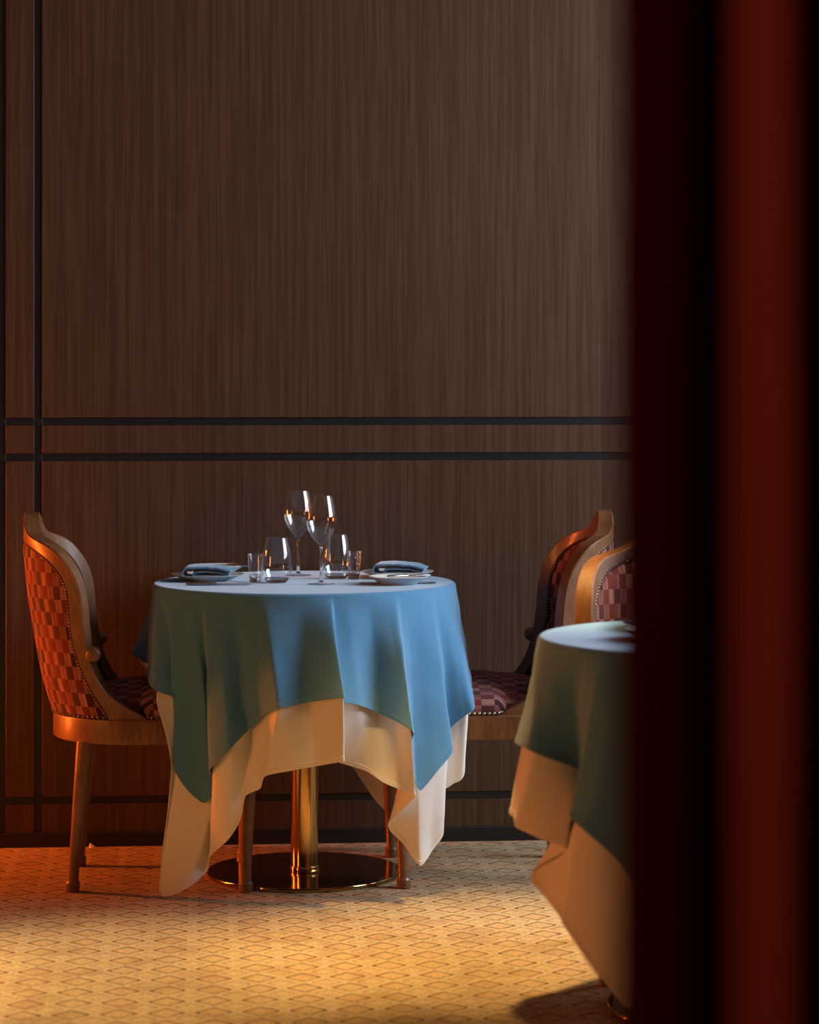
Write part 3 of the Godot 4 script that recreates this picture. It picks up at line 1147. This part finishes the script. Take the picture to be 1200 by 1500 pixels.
func build_tableware() -> void:
	build_glasses()
	# left place: a dinner plate in front, its bread plate towards the wall
	var dl := on_top(304.5, 850)
	tag(piece("dinner_plate", plate_shape(0.095, 0.017), M.porcelain, null, dl), "white dinner plate under the napkin that is lit orange", "plate", "plates on the first table")
	build_napkin(dl + Vector3(0.0, 0.0055, 0.0), TURN * -1.0, 0.122, "folded blue napkin on the dinner plate by the orange-lit chair")
	var bl := on_top(319, 838.5)
	tag(piece("bread_plate", plate_shape(0.072, 0.020), M.porcelain, null, bl), "white bread plate half hidden behind a napkin, towards the panelled wall", "plate", "plates on the first table")
	build_knife(bl + Vector3(0.085, 0.0175, 0.045), PI - 0.5, 0.0, 0.15, "butter knife resting on the bread plate towards the wall")
	build_knife(on_top(272, 857.5), -TURN + 0.02, 0.0, 0.172, "steel knife on the cloth in front of the orange-lit napkin plate")
	# right place: mirrored, the bread plate towards the viewer
	var dr := on_top(582.5, 845.5)
	tag(piece("dinner_plate", plate_shape(0.095, 0.017), M.porcelain, null, dr), "white dinner plate behind the bread plate with a knife on it", "plate", "plates on the first table")
	build_napkin(dr + Vector3(0.008, 0.0055, 0.0), -TURN - 0.12, 0.135, "folded blue napkin above the front bread plate")
	var br := on_top(584, 855.5)
	tag(piece("bread_plate", plate_shape(0.0765, 0.021), M.porcelain, null, br), "white bread plate at the front edge of the table with a knife across it", "plate", "plates on the first table")
	build_knife(br + Vector3(-0.03, 0.0185, 0.03), 0.45, 0.0, 0.13, "butter knife lying across the front bread plate")
	build_fork(on_top(639, 855), PI - TURN, "steel fork partly hidden by the front bread plate")
	# on the second table
	var p2 := at(968, 941, 5.02)
	p2.y = TOP
	tag(piece("bread_plate", plate_shape(0.0765, 0.021), M.porcelain, null, p2), "blurred white plate on the table behind the dark red curtain", "plate", "plates on the second table")
	var d2 := at(985, 921, 5.24)
	d2.y = TOP
	tag(piece("dinner_plate", plate_shape(0.105, 0.014), M.mark, null, d2), "dark plate at the far side of the table behind the red curtain", "plate", "plates on the second table")

# ---------------------------------------------------------------- the curtain close to the lens
func build_curtain() -> void:
	var plan := [[900, 1.385], [922, 1.395], [958, 1.44], [995, 1.49], [1022, 1.525], [1040, 1.535], [1060, 1.51], [1090, 1.455], [1120, 1.405], [1142, 1.37], [1156, 1.365], [1172, 1.42], [1182, 1.52], [1205, 1.60], [1235, 1.56], [1270, 1.46], [1300, 1.40], [1325, 1.44], [1350, 1.55], [1390, 1.60], [1430, 1.50], [1470, 1.44], [1510, 1.52], [1560, 1.60]]
	var line := Curve3D.new()
	var ps := []
	for p in plan:
		var q := at(p[0], 0, p[1])
		ps.append(Vector3(q.x, 0, q.z))
	for k in ps.size():
		var a: Vector3 = ps[maxi(k - 1, 0)]
		var b: Vector3 = ps[mini(k + 1, ps.size() - 1)]
		line.add_point(ps[k], -(b - a) * 0.17, (b - a) * 0.17)
	var n := 140
	var total := line.get_baked_length()
	var out := []
	var back := []
	var sway := noise(71, 0.5, 2)
	for j in 25:
		var y := 3.08 * j / 24.0 + 0.01
		var r1 := PackedVector3Array()
		var r2 := PackedVector3Array()
		for i in n:
			var p := line.sample_baked(total * i / (n - 1), true)
			var p1 := line.sample_baked(minf(total, total * i / (n - 1) + 0.002), true)
			var p0 := line.sample_baked(maxf(0.0, total * i / (n - 1) - 0.002), true)
			var d := (p1 - p0).normalized()
			var nn := Vector3(-d.z, 0, d.x)
			p += nn * sway.get_noise_2d(i * 0.02, y) * 0.003
			r1.append(p + nn * 0.0015 + Vector3(0, y, 0))
			r2.append(p - nn * 0.0015 + Vector3(0, y, 0))
		out.append(r1)
		back.append(r2)
	var t := thing("curtain", Vector3.ZERO)
	tag(t, "dark red pleated curtain hanging close to the viewer, out of focus", "curtain")
	var s := Shape.new()
	s.grid(out, false, false)
	s.grid(back, false, true)
	piece("drape", s, M.curtain, t)
	s = Shape.new()
	var a := Vector3(ps[0].x - 0.1, 3.10, ps[0].z)
	var b := Vector3(ps[-1].x + 0.3, 3.10, ps[-1].z)
	s.tube([a, a.lerp(b, 0.5), b], 0.012, 12)
	piece("rail", s, M.lamp_metal, t)

# ----------------------------------------------------------------
func _ready() -> void:
	set_camera_and_light()
	make_materials()
	build_room()
	build_lamps()
	var ta := Vector3(0, 0, 0.43)
	var tb := Vector3(0.803, 0, 1.91)
	build_table(ta, "round pedestal table under blue and white cloths, on a brass pole and disc")
	build_table(tb, "second pedestal table partly hidden by the dark red curtain")
	cloth_thing("white_undercloth", drape(KEYS_A, ta, 6.5, 0.384, 0.7495, true, 81), M.white, "white undercloth hanging to the floor below the bright blue cloth", "white undercloths")
	cloth_thing("blue_tablecloth", drape(KEYS_A, ta, 6.5, 0.390, 0.7520, false, 82), M.blue, "blue tablecloth on the table set with glasses and napkins", "blue tablecloths")
	cloth_thing("white_undercloth", drape(KEYS_B, tb, 5.09, 0.384, 0.7495, true, 83), M.white, "white undercloth lit orange on the table beside the red curtain", "white undercloths")
	cloth_thing("blue_tablecloth", drape(KEYS_B, tb, 5.09, 0.390, 0.7520, false, 84), M.blue, "dark blue-green tablecloth on the table beside the red curtain", "blue tablecloths")
	var chair := build_chair()
	chair.position = Vector3(-0.376, 0, 0.445)
	tag(chair, "upholstered wooden chair lit orange, with its checked back to the floor lamp", "chair", "upholstered barrel-back dining chairs")
	tag(copy(chair, Vector3(0.462, 0, 0.425), PI), "upholstered wooden chair between the two tables, facing the glasses", "chair", "upholstered barrel-back dining chairs")
	tag(copy(chair, Vector3(0.796, 0, 1.47), -PI / 2), "upholstered wooden chair behind the second table, facing the viewer", "chair", "upholstered barrel-back dining chairs")
	build_tableware()
	build_curtain()
	# a pale scrap lying against the baseboard behind the orange-lit chair
	var scrap := Shape.new()
	var o := at(131, 1229, 6.80)
	o.y = 0.0
	o.z = 0.012
	scrap.grid([[o + Vector3(-0.004, 0.0005, 0.010), o + Vector3(0.002, 0.001, 0.011), o + Vector3(0.013, 0.0005, 0.009)], [o + Vector3(-0.004, 0.006, 0.003), o + Vector3(-0.002, 0.013, 0.003), o + Vector3(0.012, 0.003, 0.002)]], false, true)
	tag(piece("paper_scrap", scrap, M.porcelain), "tiny pale scrap of paper on the carpet against the black baseboard", "paper")
